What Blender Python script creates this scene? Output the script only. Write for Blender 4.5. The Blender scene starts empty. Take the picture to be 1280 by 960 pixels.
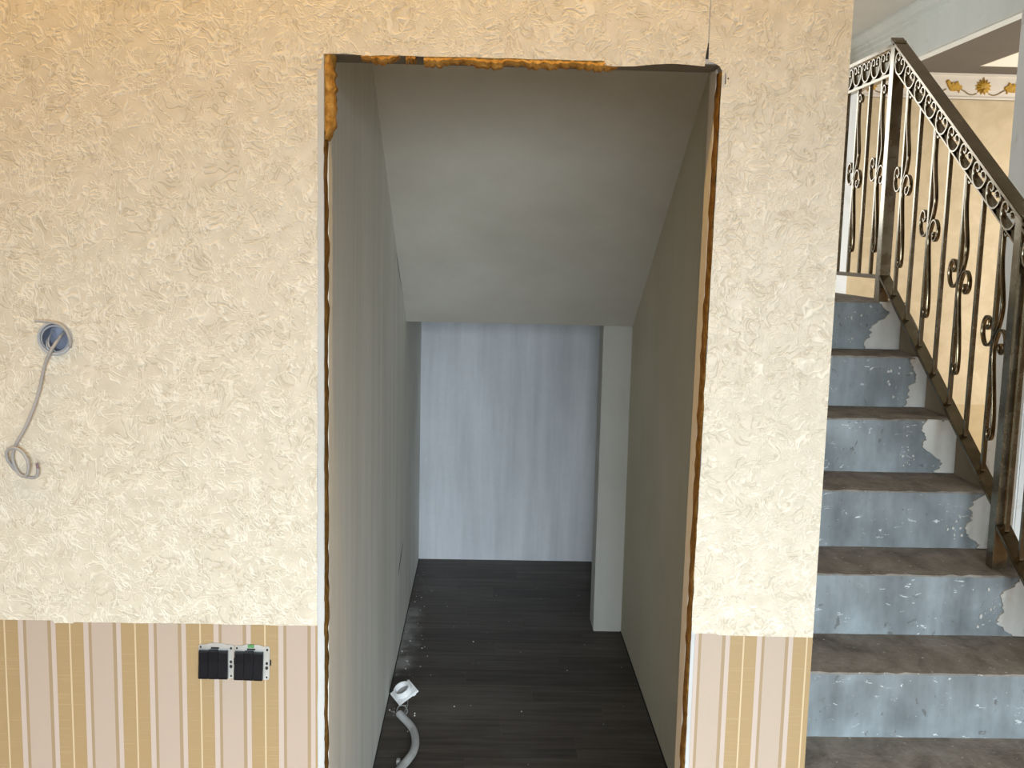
import bpy, bmesh, math, random
from mathutils import Vector, Matrix

# ------------------------------------------------------------------ camera, light, exposure
SC = bpy.context.scene
COL = SC.collection
R = math.radians

cam_d = bpy.data.cameras.new('camera')
cam = bpy.data.objects.new('camera', cam_d)
COL.objects.link(cam)
PITCH, ROLL, YAW = R(7.65), R(1.347), R(1.49)
fwd = Vector((math.sin(YAW) * math.cos(PITCH), math.cos(YAW) * math.cos(PITCH), -math.sin(PITCH)))
rgt = Vector((math.cos(YAW), -math.sin(YAW), 0))
upv = rgt.cross(fwd)
r2 = math.cos(ROLL) * rgt + math.sin(ROLL) * upv
u2 = -math.sin(ROLL) * rgt + math.cos(ROLL) * upv
m3 = Matrix((r2, u2, -fwd)).transposed()
cam.matrix_world = Matrix.Translation((0, -1.98, 1.66)) @ m3.to_4x4()
cam_d.sensor_width = 36
cam_d.lens = 36 * 1300 / 1280
cam_d.clip_start = 0.02
SC.camera = cam

w = bpy.data.worlds.new('sky')
SC.world = w
w.use_nodes = True
w.node_tree.nodes['Background'].inputs[0].default_value = (0.80, 0.88, 1.0, 1)
w.node_tree.nodes['Background'].inputs[1].default_value = 0.35

SC.view_settings.view_transform = 'Standard'
SC.view_settings.look = 'None'
SC.view_settings.exposure = 0.08
SC.view_settings.gamma = 1.0
SC.view_settings.use_curve_mapping = False


def area(name, loc, target, sx, sy, power, col, spread=180):
    l = bpy.data.lights.new(name, 'AREA')
    l.shape = 'RECTANGLE'
    l.size, l.size_y = sx, sy
    l.energy = power
    l.color = col
    l.spread = R(spread)
    o = bpy.data.objects.new(name, l)
    COL.objects.link(o)
    o.location = loc
    o.rotation_euler = (Vector(target) - Vector(loc)).to_track_quat('-Z', 'Y').to_euler()
    return o


# daylight entering by the window of the room the picture is taken from
area('daylight_room_window', (0.60, -4.30, 1.62), (0.28, 0.0, -0.76), 2.6, 1.35, 120, (0.80, 0.93, 1.0), 80)
# daylight entering by the stair window over the landing
area('daylight_stair_window', (0.45, 3.40, 2.225), (0.62, 0.0, 2.10), 1.2, 0.85, 13, (0.95, 0.98, 1.0), 180)
# daylight added for the hall behind the stairs, from an assumed unseen side window
area('assumed_hall_daylight', (4.52, 2.4, 1.6), (2.0, 2.9, 1.3), 1.6, 1.3, 85, (1.0, 0.97, 0.92), 180)
# unseen warm strip lamp, inferred and added for the warm top of the papered wall
area('unseen_strip_lamp', (-0.65, -0.34, 2.80), (-0.65, -0.34, 0.0), 2.8, 0.06, 24, (1.0, 0.57, 0.12), 180)


# ------------------------------------------------------------------ helpers
def link(name, me, parent=None, loc=(0, 0, 0)):
    o = bpy.data.objects.new(name, me)
    COL.objects.link(o)
    o.location = loc
    o.parent = parent
    return o


def obj(name, vf, m, parent=None, loc=(0, 0, 0), smooth=False, bevel=0.0, kind=None):
    me = bpy.data.meshes.new(name)
    me.from_pydata([tuple(v) for v in vf[0]], [], vf[1])
    bm = bmesh.new()
    bm.from_mesh(me)
    bmesh.ops.recalc_face_normals(bm, faces=bm.faces[:])
    if bevel > 0:
        bmesh.ops.bevel(bm, geom=bm.edges[:], offset=bevel, segments=2, affect='EDGES', clamp_overlap=True)
    bm.to_mesh(me)
    bm.free()
    if smooth:
        me.polygons.foreach_set('use_smooth', [True] * len(me.polygons))
        try:
            me.set_sharp_from_angle(angle=R(40))
        except Exception:
            pass
    me.materials.append(m)
    o = link(name, me, parent, loc)
    if kind:
        o['kind'] = kind
    return o


def empty(name, loc, label, cat, group=None):
    o = bpy.data.objects.new(name, None)
    COL.objects.link(o)
    o.location = loc
    o.empty_display_size = 0.1
    o['label'] = label
    o['category'] = cat
    if group:
        o['group'] = group
    return o


def tag(o, label, cat, group=None):
    o['label'] = label
    o['category'] = cat
    if group:
        o['group'] = group
    return o


def box(x0, x1, y0, y1, z0, z1):
    v = [(x0, y0, z0), (x1, y0, z0), (x1, y1, z0), (x0, y1, z0), (x0, y0, z1), (x1, y0, z1), (x1, y1, z1), (x0, y1, z1)]
    f = [(0, 3, 2, 1), (4, 5, 6, 7), (0, 1, 5, 4), (1, 2, 6, 5), (2, 3, 7, 6), (3, 0, 4, 7)]
    return v, f


def join(*parts):
    V, F = [], []
    for v, f in parts:
        n = len(V)
        V += list(v)
        F += [tuple(i + n for i in q) for q in f]
    return V, F


def prism_x(poly, x0, x1):
    """polygon of (y, z) extruded along x"""
    n = len(poly)
    v = [(x0, a, b) for a, b in poly] + [(x1, a, b) for a, b in poly]
    f = [tuple(range(n)), tuple(range(2 * n - 1, n - 1, -1))]
    f += [(i, (i + 1) % n, n + (i + 1) % n, n + i) for i in range(n)]
    return v, f


def prism_y(poly, y0, y1):
    """polygon of (x, z) extruded along y"""
    n = len(poly)
    v = [(a, y0, b) for a, b in poly] + [(a, y1, b) for a, b in poly]
    f = [tuple(range(n)), tuple(range(2 * n - 1, n - 1, -1))]
    f += [(i, (i + 1) % n, n + (i + 1) % n, n + i) for i in range(n)]
    return v, f


def catmull(pts, n=6):
    pts = [Vector(p) for p in pts]
    out = []
    for i in range(len(pts) - 1):
        p0 = pts[max(i - 1, 0)]
        p1, p2 = pts[i], pts[i + 1]
        p3 = pts[min(i + 2, len(pts) - 1)]
        for k in range(n):
            t = k / n
            out.append(0.5 * ((2 * p1) + (-p0 + p2) * t + (2 * p0 - 5 * p1 + 4 * p2 - p3) * t * t + (-p0 + 3 * p1 - 3 * p2 + p3) * t ** 3))
    out.append(pts[-1])
    return out


def tube(pts, rad, n=8, n_int=6):
    """round tube through points"""
    P = catmull(pts, n_int)
    V, F = [], []
    prev = None
    for i, p in enumerate(P):
        t = (P[min(i + 1, len(P) - 1)] - P[max(i - 1, 0)]).normalized()
        if prev is None:
            a = Vector((0, 1, 0)) if abs(t.y) < .9 else Vector((1, 0, 0))
            prev = (a - t * a.dot(t)).normalized()
        else:
            prev = (prev - t * prev.dot(t)).normalized()
        b = t.cross(prev)
        r = rad(i / (len(P) - 1)) if callable(rad) else rad
        for k in range(n):
            a = 2 * math.pi * k / n
            V.append(p + (prev * math.cos(a) + b * math.sin(a)) * r)
    for i in range(len(P) - 1):
        for k in range(n):
            F.append((i * n + k, i * n + (k + 1) % n, (i + 1) * n + (k + 1) % n, (i + 1) * n + k))
    F.append(tuple(range(n - 1, -1, -1)))
    F.append(tuple(range((len(P) - 1) * n, len(P) * n)))
    return V, F


def flatbar(pts2, wide, thick, n_int=5, taper=None):
    """flat forged bar: curve given as (a, b) in the y-z plane; wide along x, thick in plane"""
    P = [Vector((p.x, p.y)) for p in catmull([(a, b, 0) for a, b in pts2], n_int)]
    V, F = [], []
    N = len(P)
    for i, p in enumerate(P):
        t = (P[min(i + 1, N - 1)] - P[max(i - 1, 0)])
        t.normalize()
        nrm = Vector((-t.y, t.x))
        th = thick * (taper(i / (N - 1)) if taper else 1)
        for sx, sn in ((-1, -.7), (-.75, -1), (.75, -1), (1, -.7), (1, .7), (.75, 1), (-.75, 1), (-1, .7)):
            q = p + nrm * sn * th / 2
            V.append((sx * wide / 2, q.x, q.y))
    for i in range(N - 1):
        for k in range(8):
            F.append((i * 8 + k, i * 8 + (k + 1) % 8, (i + 1) * 8 + (k + 1) % 8, (i + 1) * 8 + k))
    F.append(tuple(range(8)))
    F.append(tuple(range(N * 8 - 1, N * 8 - 9, -1)))
    return V, F


def lathe(prof, n=24):
    """profile (r, h) about z"""
    V, F = [], []
    for r, h in prof:
        for k in range(n):
            a = 2 * math.pi * k / n
            V.append((r * math.cos(a), r * math.sin(a), h))
    for i in range(len(prof) - 1):
        for k in range(n):
            F.append((i * n + k, i * n + (k + 1) % n, (i + 1) * n + (k + 1) % n, (i + 1) * n + k))
    return V, F


def xf(vf, M):
    return [M @ Vector(v) for v in vf[0]], vf[1]


# ------------------------------------------------------------------ materials
class NT:
    def __init__(s, name, rough=0.6, metal=0.0, spec=0.4):
        s.m = bpy.data.materials.new(name)
        s.m.use_nodes = True
        s.t = s.m.node_tree
        s.b = s.t.nodes['Principled BSDF']
        s.b.inputs['Roughness'].default_value = rough
        s.b.inputs['Metallic'].default_value = metal
        s.b.inputs['Specular IOR Level'].default_value = spec

    def n(s, typ, **kw):
        nd = s.t.nodes.new(typ)
        for k, v in kw.items():
            if k.startswith('i_'):
                key = k[2:].replace('_', ' ')
                s.put(nd.inputs[key], v)
            else:
                setattr(nd, k, v)
        return nd

    def put(s, sock, v):
        if hasattr(v, 'is_output'):
            s.t.links.new(v, sock)
        else:
            sock.default_value = v

    def pos(s, scale=(1, 1, 1), off=(0, 0, 0)):
        g = s.n('ShaderNodeTexCoord').outputs['Object']
        mp = s.n('ShaderNodeMapping')
        s.put(mp.inputs['Vector'], g)
        mp.inputs['Scale'].default_value = scale
        mp.inputs['Location'].default_value = off
        return mp.outputs[0]

    def noise(s, vec, scale, detail=3, rough=0.5, dist=0.0, color=False):
        nd = s.n('ShaderNodeTexNoise')
        s.put(nd.inputs['Vector'], vec)
        nd.inputs['Scale'].default_value = scale
        nd.inputs['Detail'].default_value = detail
        nd.inputs['Roughness'].default_value = rough
        nd.inputs['Distortion'].default_value = dist
        return nd.outputs['Color' if color else 'Fac']

    def math(s, op, a, b=None, c=None):
        nd = s.n('ShaderNodeMath', operation=op)
        s.put(nd.inputs[0], a)
        if b is not None:
            s.put(nd.inputs[1], b)
        if c is not None:
            s.put(nd.inputs[2], c)
        return nd.outputs[0]

    def sstep(s, v, lo, hi, a=0.0, b=1.0):
        nd = s.n('ShaderNodeMapRange', interpolation_type='SMOOTHSTEP')
        s.put(nd.inputs['Value'], v)
        nd.inputs['From Min'].default_value = lo
        nd.inputs['From Max'].default_value = hi
        nd.inputs['To Min'].default_value = a
        nd.inputs['To Max'].default_value = b
        return nd.outputs[0]

    def ramp(s, v, stops, interp='LINEAR'):
        nd = s.n('ShaderNodeValToRGB')
        nd.color_ramp.interpolation = interp
        el = nd.color_ramp.elements
        while len(el) < len(stops):
            el.new(0.5)
        for e, (p, c) in zip(el, stops):
            e.position = p
            e.color = (c[0], c[1], c[2], 1)
        s.put(nd.inputs[0], v)
        return nd.outputs[0]

    def mix(s, f, a, b, mode='MIX'):
        nd = s.n('ShaderNodeMix', data_type='RGBA', blend_type=mode)
        s.put(nd.inputs[0], f)
        for sock, v in ((nd.inputs[6], a), (nd.inputs[7], b)):
            s.put(sock, v if hasattr(v, 'is_output') else (v[0], v[1], v[2], 1))
        return nd.outputs[2]

    def base(s, c):
        s.put(s.b.inputs['Base Color'], c if hasattr(c, 'is_output') else (c[0], c[1], c[2], 1))

    def bump(s, h, strength=0.3, dist=0.01):
        nd = s.n('ShaderNodeBump')
        nd.inputs['Strength'].default_value = strength
        nd.inputs['Distance'].default_value = dist
        s.put(nd.inputs['Height'], h)
        s.put(s.b.inputs['Normal'], nd.outputs[0])


def sep(nt, v):
    nd = nt.n('ShaderNodeSeparateXYZ')
    nt.put(nd.inputs[0], v)
    return nd.outputs


def plain(name, c, rough=0.6, metal=0.0, spec=0.4, vary=0.06, scale=30, bump=0.0):
    t = NT(name, rough, metal, spec)
    n = t.noise(t.pos(), scale, 4)
    lo = tuple(x * (1 - vary) for x in c)
    hi = tuple(min(1, x * (1 + vary)) for x in c)
    t.base(t.ramp(n, [(0.3, lo), (0.7, hi)]))
    if bump:
        t.bump(n, bump, 0.004)
    return t.m


def wallpaper_mat():
    t = NT('embossed_wallpaper', 0.42, 0, 0.35)
    p = t.pos()
    # fibre strokes: contour lines of warped noise fields, broken up by another noise
    warp = t.noise(p, 11, 3, color=True)
    vm = t.n('ShaderNodeVectorMath', operation='SCALE')
    t.put(vm.inputs[0], warp)
    vm.inputs['Scale'].default_value = 0.055
    va = t.n('ShaderNodeVectorMath', operation='ADD')
    t.put(va.inputs[0], p)
    t.put(va.inputs[1], vm.outputs[0])
    pw = va.outputs[0]

    def strokes(off, sc, k, wd, msc):
        mp = t.n('ShaderNodeMapping')
        t.put(mp.inputs[0], pw)
        mp.inputs['Location'].default_value = off
        n = t.noise(mp.outputs[0], sc, 2, 0.55, 1.1)
        tri = t.math('PINGPONG', t.math('MULTIPLY', n, k), 0.5)
        ln = t.sstep(tri, wd, 0.0)
        msk = t.sstep(t.noise(mp.outputs[0], msc, 1), 0.44, 0.56)
        return t.math('MULTIPLY', ln, msk)
    a = strokes((0, 0, 0), 17, 5.8, 0.17, 21)
    b = strokes((3.7, 1.2, 5.1), 22, 5.4, 0.17, 26)
    c = strokes((8.1, 4.4, 2.7), 14, 7.2, 0.14, 18)
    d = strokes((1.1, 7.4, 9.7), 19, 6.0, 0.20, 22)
    e = strokes((6.3, 2.2, 1.7), 26, 5.2, 0.17, 28)
    hi = t.math('MAXIMUM', t.math('MAXIMUM', a, e), t.math('MAXIMUM', b, c))
    base = t.ramp(t.noise(p, 30, 4), [(0.3, (0.455, 0.405, 0.325)), (0.7, (0.55, 0.495, 0.41))])
    col = t.mix(t.math('MULTIPLY', d, 0.50), base, (0.36, 0.305, 0.225))  # darker strokes put the shade of the embossing into the colour
    col = t.mix(t.math('MULTIPLY', hi, 0.55), col, (0.67, 0.625, 0.54))
    t.base(col)
    h = t.math('SUBTRACT', t.math('MULTIPLY', hi, 1.0), t.math('MULTIPLY', d, 0.6))
    t.bump(h, 0.36, 0.004)
    return t.m


def stripe_mat(name, x_line):
    t = NT(name, 0.5, 0, 0.35)
    p = t.pos()
    x = sep(t, p)
    ph = t.math('FRACT', t.math('DIVIDE', t.math('SUBTRACT', x[0], x_line - 0.0012), 0.127))
    line = (0.45, 0.35, 0.23)
    tan = (0.285, 0.196, 0.098)
    pale = (0.385, 0.315, 0.275)
    tl = (0.265, 0.19, 0.115)
    pink = (0.345, 0.275, 0.222)
    P = 0.127
    stops = [(0, line), (.0026 / P, tan), (.0275 / P, pale), (.0375 / P, tl), (.0435 / P, pink), (.0845 / P, tl), (.0915 / P, pale), (.1005 / P, tan)]
    col = t.ramp(ph, stops, 'CONSTANT')
    # short woven dashes across the tan stripes
    q = t.pos((9, 1, 330))
    dash = t.sstep(t.noise(q, 1.0, 2), 0.55, 0.7)
    tanmask = t.math('MAXIMUM', t.math('LESS_THAN', ph, .0275 / P), t.math('GREATER_THAN', ph, .1005 / P))
    col = t.mix(t.math('MULTIPLY', t.math('MULTIPLY', dash, tanmask), 0.35), col, (0.36, 0.27, 0.155))
    t.base(col)
    return t.m


def plaster_mat(name, lo, hi, streak=0.5, bump=0.15, stain=None):
    t = NT(name, 0.75, 0, 0.2)
    p = t.pos()
    n1 = t.noise(p, 2.2, 4, 0.6)
    n2 = t.noise(t.pos((9, 9, 0.7)), 1.2, 3, 0.6)
    n3 = t.noise(p, 60, 3, 0.6)
    f = t.math('ADD', t.math('MULTIPLY', n1, 1 - streak), t.math('MULTIPLY', n2, streak))
    f = t.math('ADD', t.math('MULTIPLY', f, 0.9), t.math('MULTIPLY', n3, 0.1))
    col = t.ramp(f, [(0.36, lo), (0.64, hi)])
    if stain:
        col = t.mix(t.math('MULTIPLY', t.sstep(t.noise(p, 5, 5, 0.65, 0.6), 0.58, 0.7), 0.5), col, stain)
    t.base(col)
    t.bump(n3, bump, 0.003)
    return t.m


def paint_riser_mat():
    t = NT('blue_grey_riser_paint', 0.5, 0, 0.35)
    p = t.pos()
    n = t.noise(p, 5, 5, 0.6, 0.4)
    v = t.noise(t.pos((7, 7, 1.6)), 1.6, 4, 0.6)
    col = t.ramp(t.math('ADD', t.math('MULTIPLY', n, .5), t.math('MULTIPLY', v, .5)), [(0.34, (0.10, 0.11, 0.117)), (0.50, (0.18, 0.20, 0.212)), (0.66, (0.275, 0.31, 0.335))])
    scr = t.sstep(t.noise(t.pos((11, 11, 26)), 1.5, 5, 0.7, 1.2), 0.625, 0.67)
    col = t.mix(t.math('MULTIPLY', scr, 0.65), col, (0.72, 0.74, 0.74))
    dk = t.sstep(t.noise(t.pos((20, 20, 14), (4, 2, 1)), 1.4, 4, 0.7, 1.0), 0.635, 0.665)
    col = t.mix(t.math('MULTIPLY', dk, 0.7), col, (0.09, 0.085, 0.08))
    t.base(col)
    t.bump(t.noise(p, 45, 4, 0.65), 0.25, 0.004)
    return t.m


def tread_mat():
    t = NT('dirty_concrete_tread', 0.85, 0, 0.15)
    p = t.pos()
    n = t.noise(t.pos((1, .7, 1)), 11, 6, 0.68, 0.5)
    col = t.ramp(n, [(0.3, (0.11, 0.096, 0.083)), (0.5, (0.20, 0.176, 0.153)), (0.72, (0.28, 0.255, 0.225))])
    fl = t.sstep(t.noise(p, 75, 2, 0.5), 0.70, 0.74)
    col = t.mix(t.math('MULTIPLY', fl, 0.7), col, (0.55, 0.54, 0.52))
    t.base(col)
    t.bump(t.noise(p, 55, 5, 0.7), 0.55, 0.006)
    return t.m


def plank_mat():
    t = NT('dark_laminate', 0.5, 0, 0.25)
    oi = t.n('ShaderNodeObjectInfo').outputs['Random']
    p = t.pos((1.6, 26, 1))
    va = t.n('ShaderNodeVectorMath', operation='ADD')
    t.put(va.inputs[0], p)
    cb = t.n('ShaderNodeCombineXYZ')
    t.put(cb.inputs[0], t.math('MULTIPLY', oi, 37.0))
    t.put(cb.inputs[1], t.math('MULTIPLY', oi, 91.0))
    t.put(va.inputs[1], cb.outputs[0])
    n = t.noise(va.outputs[0], 1.5, 5, 0.62, 0.5)
    k = t.math('ADD', n, t.math('MULTIPLY', t.math('SUBTRACT', oi, 0.5), 0.22))
    col = t.ramp(k, [(0.28, (0.030, 0.022, 0.017)), (0.52, (0.060, 0.046, 0.037)), (0.75, (0.095, 0.077, 0.064))])
    # plaster dust lying on the boards
    g = t.n('ShaderNodeNewGeometry').outputs['Position']
    xs = sep(t, g)
    dn = t.noise(g, 9, 5, 0.7)
    # along the left wall, in front of the shelf end
    dx = t.sstep(xs[0], -0.20, -0.335)
    dy = t.math('MULTIPLY', t.sstep(xs[1], 1.75, 2.0), t.sstep(xs[1], 2.85, 2.45))
    d1 = t.sstep(t.math('MULTIPLY', t.math('MULTIPLY', dx, dy), t.math('ADD', t.math('MULTIPLY', dn, 2.4), -0.55)), 0.12, 0.75)
    col = t.mix(t.math('MULTIPLY', d1, 0.5), col, (0.42, 0.41, 0.40))
    film = t.sstep(t.noise(g, 2.3, 4, 0.6), 0.45, 0.75)
    col = t.mix(t.math('MULTIPLY', film, 0.09), col, (0.30, 0.29, 0.28))
    t.base(col)
    t.bump(n, 0.08, 0.002)
    return t.m


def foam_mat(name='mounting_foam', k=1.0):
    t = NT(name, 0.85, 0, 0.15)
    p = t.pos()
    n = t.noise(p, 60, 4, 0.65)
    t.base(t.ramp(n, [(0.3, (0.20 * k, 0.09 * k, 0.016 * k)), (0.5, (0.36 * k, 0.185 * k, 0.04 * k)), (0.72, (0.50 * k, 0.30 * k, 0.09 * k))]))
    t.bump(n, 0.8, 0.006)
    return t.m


def metal_mat(name, c0, c1, rough):
    t = NT(name, rough, 1.0, 0.5)
    n = t.noise(t.pos(), 14, 4, 0.6)
    t.base(t.ramp(n, [(0.35, c0), (0.65, c1)]))
    t.put(t.b.inputs['Roughness'], t.sstep(n, 0.3, 0.7, rough - 0.04, rough + 0.06))
    return t.m


def hall_wall_mat():
    t = NT('hall_wallpaper', 0.6, 0, 0.3)
    p = t.pos()
    n = t.noise(p, 9, 5, 0.6, 0.8)
    up = t.ramp(n, [(0.3, (0.50, 0.40, 0.25)), (0.7, (0.62, 0.51, 0.34))])
    t.base(up)
    return t.m


def oak_mat():
    t = NT('warm_wood_floor', 0.4, 0, 0.4)
    n = t.noise(t.pos((14, 1.2, 1)), 2, 5, 0.6, 0.4)
    t.base(t.ramp(n, [(0.3, (0.38, 0.26, 0.15)), (0.7, (0.50, 0.35, 0.21))]))
    return t.m


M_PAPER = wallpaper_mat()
M_STRIPE_L = stripe_mat('striped_dado_paper_a', -0.933)
M_STRIPE_R = stripe_mat('striped_dado_paper_b', 0.5265)
M_WHITE = plaster_mat('white_filler', (0.37, 0.37, 0.37), (0.45, 0.45, 0.455), 0.2, 0.1)
M_JAMB = plaster_mat('grey_white_reveal', (0.52, 0.49, 0.45), (0.62, 0.60, 0.56), 0.3, 0.1)
M_CL = plaster_mat('grey_filler_wall', (0.70, 0.68, 0.62), (0.84, 0.825, 0.78), 0.75, 0.15)
M_CR = plaster_mat('olive_board_wall', (0.55, 0.495, 0.37), (0.62, 0.56, 0.44), 0.3, 0.1)
M_CB = plaster_mat('pale_filler_back', (0.60, 0.61, 0.65), (0.80, 0.81, 0.86), 0.7, 0.12)
M_CC = plaster_mat('grey_slope_plaster', (0.58, 0.545, 0.48), (0.66, 0.63, 0.57), 0.0, 0.1)
M_PIL = plaster_mat('off_white_post_plaster', (0.50, 0.48, 0.44), (0.60, 0.585, 0.55), 0.4, 0.12)
M_PLANK = plank_mat()
M_SHADE_GREY = plaster_mat('shade_grey_lining', (0.13, 0.12, 0.10), (0.19, 0.175, 0.15), 0.2, 0.2)  # dark tone stands in for shade on the underside of the opening
M_FOAM = foam_mat()
M_FOAM_SHADED = foam_mat('shaded_stained_foam', .48)  # stained foam, copied darker so the shadow on the beads is in the colour
M_OAK = oak_mat()
M_CREAM = plain('cream_room_wall', (0.70, 0.60, 0.44), 0.7, vary=0.03, scale=8)
M_CEIL = plain('white_ceiling_paint', (0.74, 0.74, 0.72), 0.7, vary=0.03, scale=6)
M_TAUPE = plain('taupe_ceiling_paint', (0.145, 0.127, 0.108), 0.7, vary=0.03, scale=6)
M_TRAY = plain('cream_tray_paint', (0.78, 0.75, 0.66), 0.7, vary=0.03, scale=6)
M_BEAM = plaster_mat('white_beam_paint', (0.74, 0.79, 0.78), (0.84, 0.88, 0.87), 0.3, 0.1, stain=(0.50, 0.53, 0.47))
M_COLUMN = plaster_mat('grey_white_column', (0.72, 0.76, 0.78), (0.82, 0.86, 0.88), 0.4, 0.1, stain=(0.42, 0.38, 0.31))
M_RISER = paint_riser_mat()
M_TREAD = tread_mat()
M_PATCH = plaster_mat('riser_plaster_patch', (0.42, 0.40, 0.37), (0.58, 0.57, 0.545), 0.3, 0.6)
M_STRING = plaster_mat('brown_render', (0.24, 0.20, 0.15), (0.36, 0.31, 0.245), 0.2, 0.3, stain=(0.46, 0.42, 0.35))
M_METAL = metal_mat('antique_nickel_steel', (0.25, 0.215, 0.155), (0.33, 0.29, 0.22), 0.25)
M_METAL_D = metal_mat('dark_bronzed_steel', (0.17, 0.135, 0.085), (0.24, 0.195, 0.13), 0.22)
M_HALL = hall_wall_mat()
M_HDADO = plain('hall_dado_paper', (0.47, 0.36, 0.20), 0.6, vary=0.05, scale=20)
M_FRIEZE = plain('cream_frieze', (0.72, 0.66, 0.57), 0.6, vary=0.03, scale=9)
M_GOLD = plain('gold_print', (0.50, 0.29, 0.035), 0.45, vary=0.25, scale=60, bump=0.3)
M_GARL = plain('bronze_garland', (0.27, 0.19, 0.085), 0.5, vary=0.1)
M_BLACK = plain('black_switch_plastic', (0.006, 0.006, 0.008), 0.33, vary=0.1, spec=0.14)
M_ZINC = metal_mat('zinc_plate', (0.42, 0.43, 0.43), (0.54, 0.55, 0.55), 0.42)
M_GREEN = plain('green_clip_plastic', (0.07, 0.22, 0.08), 0.4)
M_HOLE = plain('dark_hole', (0.012, 0.012, 0.012), 0.8)
M_CABLE = plain('grey_cable_sheath', (0.30, 0.29, 0.29), 0.5, vary=0.08)
M_CUP = plain('blue_grey_box_plastic', (0.24, 0.26, 0.34), 0.45, vary=0.08)
M_RIM = plain('pale_grey_box_rim', (0.33, 0.34, 0.37), 0.4, vary=0.05)
M_COPPER = plain('bare_wire_end', (0.18, 0.12, 0.16), 0.4)
M_PLASTIC = plain('white_plastic', (0.74, 0.73, 0.73), 0.35, vary=0.04)
M_CONDUIT = plain('grey_corrugated_plastic', (0.27, 0.26, 0.25), 0.5, vary=0.08)
M_CRUMB = plain('plaster_crumb', (0.72, 0.71, 0.69), 0.8, vary=0.1)
M_DARKGAP = plain('crack_dark', (0.02, 0.02, 0.02), 0.9)
rnd = random.Random(7)

H = 2.845      # ceiling height
DOOR_L, DOOR_R, DOOR_T = -0.308, 0.421, 2.000
TH = 0.085     # thickness of the papered wall
CX0, CX1 = -0.333, 0.612   # cupboard side walls
SX0, SX1 = 0.665, 1.48     # stair
BACK_Y = 3.36


def structure(o):
    o['kind'] = 'structure'
    return o


# ------------------------------------------------------------------ papered front wall with the cupboard opening
SOCK = (-0.814, 1.464)   # flush box centre
HOLE_R = 0.0335


def holed(vf, m, name, parent=None, kind=None):
    """mesh with the round flush-box hole cut out of it"""
    o = obj(name, vf, m, parent)
    cut = obj('cutter', xf(lathe([(0, -.2), (HOLE_R, -.2), (HOLE_R, .2), (0, .2)], 40), Matrix.Translation((SOCK[0], 0, SOCK[1])) @ Matrix.Rotation(R(90), 4, 'X')), m)
    bm = bmesh.new()
    bm.from_mesh(cut.data)
    bmesh.ops.remove_doubles(bm, verts=bm.verts[:], dist=1e-5)
    bmesh.ops.recalc_face_normals(bm, faces=bm.faces[:])
    bm.to_mesh(cut.data)
    bm.free()
    md = o.modifiers.new('hole', 'BOOLEAN')
    md.operation = 'DIFFERENCE'
    md.solver = 'EXACT'
    md.object = cut
    dg = bpy.context.evaluated_depsgraph_get()
    me = bpy.data.meshes.new_from_object(o.evaluated_get(dg))
    o.modifiers.clear()
    o.data = me
    bpy.data.objects.remove(cut)
    return o


WX0 = -2.2
wf_poly = [(WX0, 0), (DOOR_L, 0), (DOOR_L, DOOR_T), (DOOR_R + .0068, DOOR_T), (DOOR_R, .9), (DOOR_R, 0), (SX0, 0), (SX0, H), (WX0, H)]
wall_front = structure(holed(prism_y(wf_poly, 0, TH), M_WHITE, 'wall_front'))

PT = 0.0014  # paper thickness


def jag(a, b, n, amp):
    """ragged line from a to b, ends kept"""
    out = []
    for i in range(n + 1):
        t = i / n
        p = Vector(a).lerp(Vector(b), t)
        d = (Vector(b) - Vector(a)).normalized()
        nr = Vector((-d.y, d.x))
        k = 0 if i in (0, n) else rnd.uniform(-amp, amp)
        q = p + nr * k
        out.append((q.x, q.y))
    return out


def paper(name, poly, m, y=0.0, t=PT, hole=False):
    vf = prism_y(poly, y - t, y)
    if hole:
        return holed(vf, m, name, wall_front)
    return obj(name, vf, m, wall_front)


DADO = 0.9065
# upper paper, left of the opening: trimmed back from the corner so a white strip shows
left_edge = [(-0.322, DADO)] + jag((-0.3225, 0.92), (-0.3195, 1.80), 16, .0012)[1:] + jag((-0.3195, 1.80), (-0.3125, 1.975), 5, .0008)[1:] + [(-0.3085, 1.998)]
bot = jag((-0.322, DADO - .0015), (-0.796, DADO - .001), 12, .0008) + [(-0.80, DADO - .004), (-0.815, DADO - .003), (-0.835, DADO - .0035), (-0.838, DADO + .002)] + jag((-0.845, DADO + .002), (WX0, DADO + .003), 14, .0006)
top_edge = [(-0.3085, 2.004), (-0.27, 1.9995), (-0.245, 1.998), (-0.232, 1.996), (-0.20, 1.9985)] + jag((-0.18, 1.9985), (0.205, 1.9995), 14, .0008)
poly = list(reversed(left_edge)) + bot + [(WX0, H)] + [(0.2085, H), (0.2085, 1.9995)] + list(reversed(top_edge[1:-1]))
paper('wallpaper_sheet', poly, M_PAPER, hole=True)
# strip of paper over the opening that hangs a little loose, with a slit at its end
flap = [(0.2085, 1.992), (0.225, 1.990), (0.262, 1.991), (0.30, 1.9955), (0.335, 1.998), (0.365, 1.9965), (0.3945, 1.9945), (0.395, 2.012), (0.3985, 2.035), (0.3985, H), (0.2085, H)]
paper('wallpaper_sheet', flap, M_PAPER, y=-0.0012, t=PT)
# paper right of the opening
rp = [(0.4005, H), (0.4005, 2.040), (0.4015, 2.004), (0.412, 2.0015), (0.422, 1.996), (0.4275, 1.988), (0.4282, 1.972)] + jag((0.4278, 1.966), (0.4250, 1.60), 9, .0009) + jag((0.4249, 1.58), (0.4232, 1.30), 10, .0016) + jag((0.4231, 1.29), (0.4208, DADO), 14, .0012) + [(0.4275, DADO - .007), (0.44, DADO - .006), (0.47, DADO - .0065), (0.476, DADO - .0095), (SX0, DADO - .0115), (SX0, H)]
paper('wallpaper_sheet', rp, M_PAPER)
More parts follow.
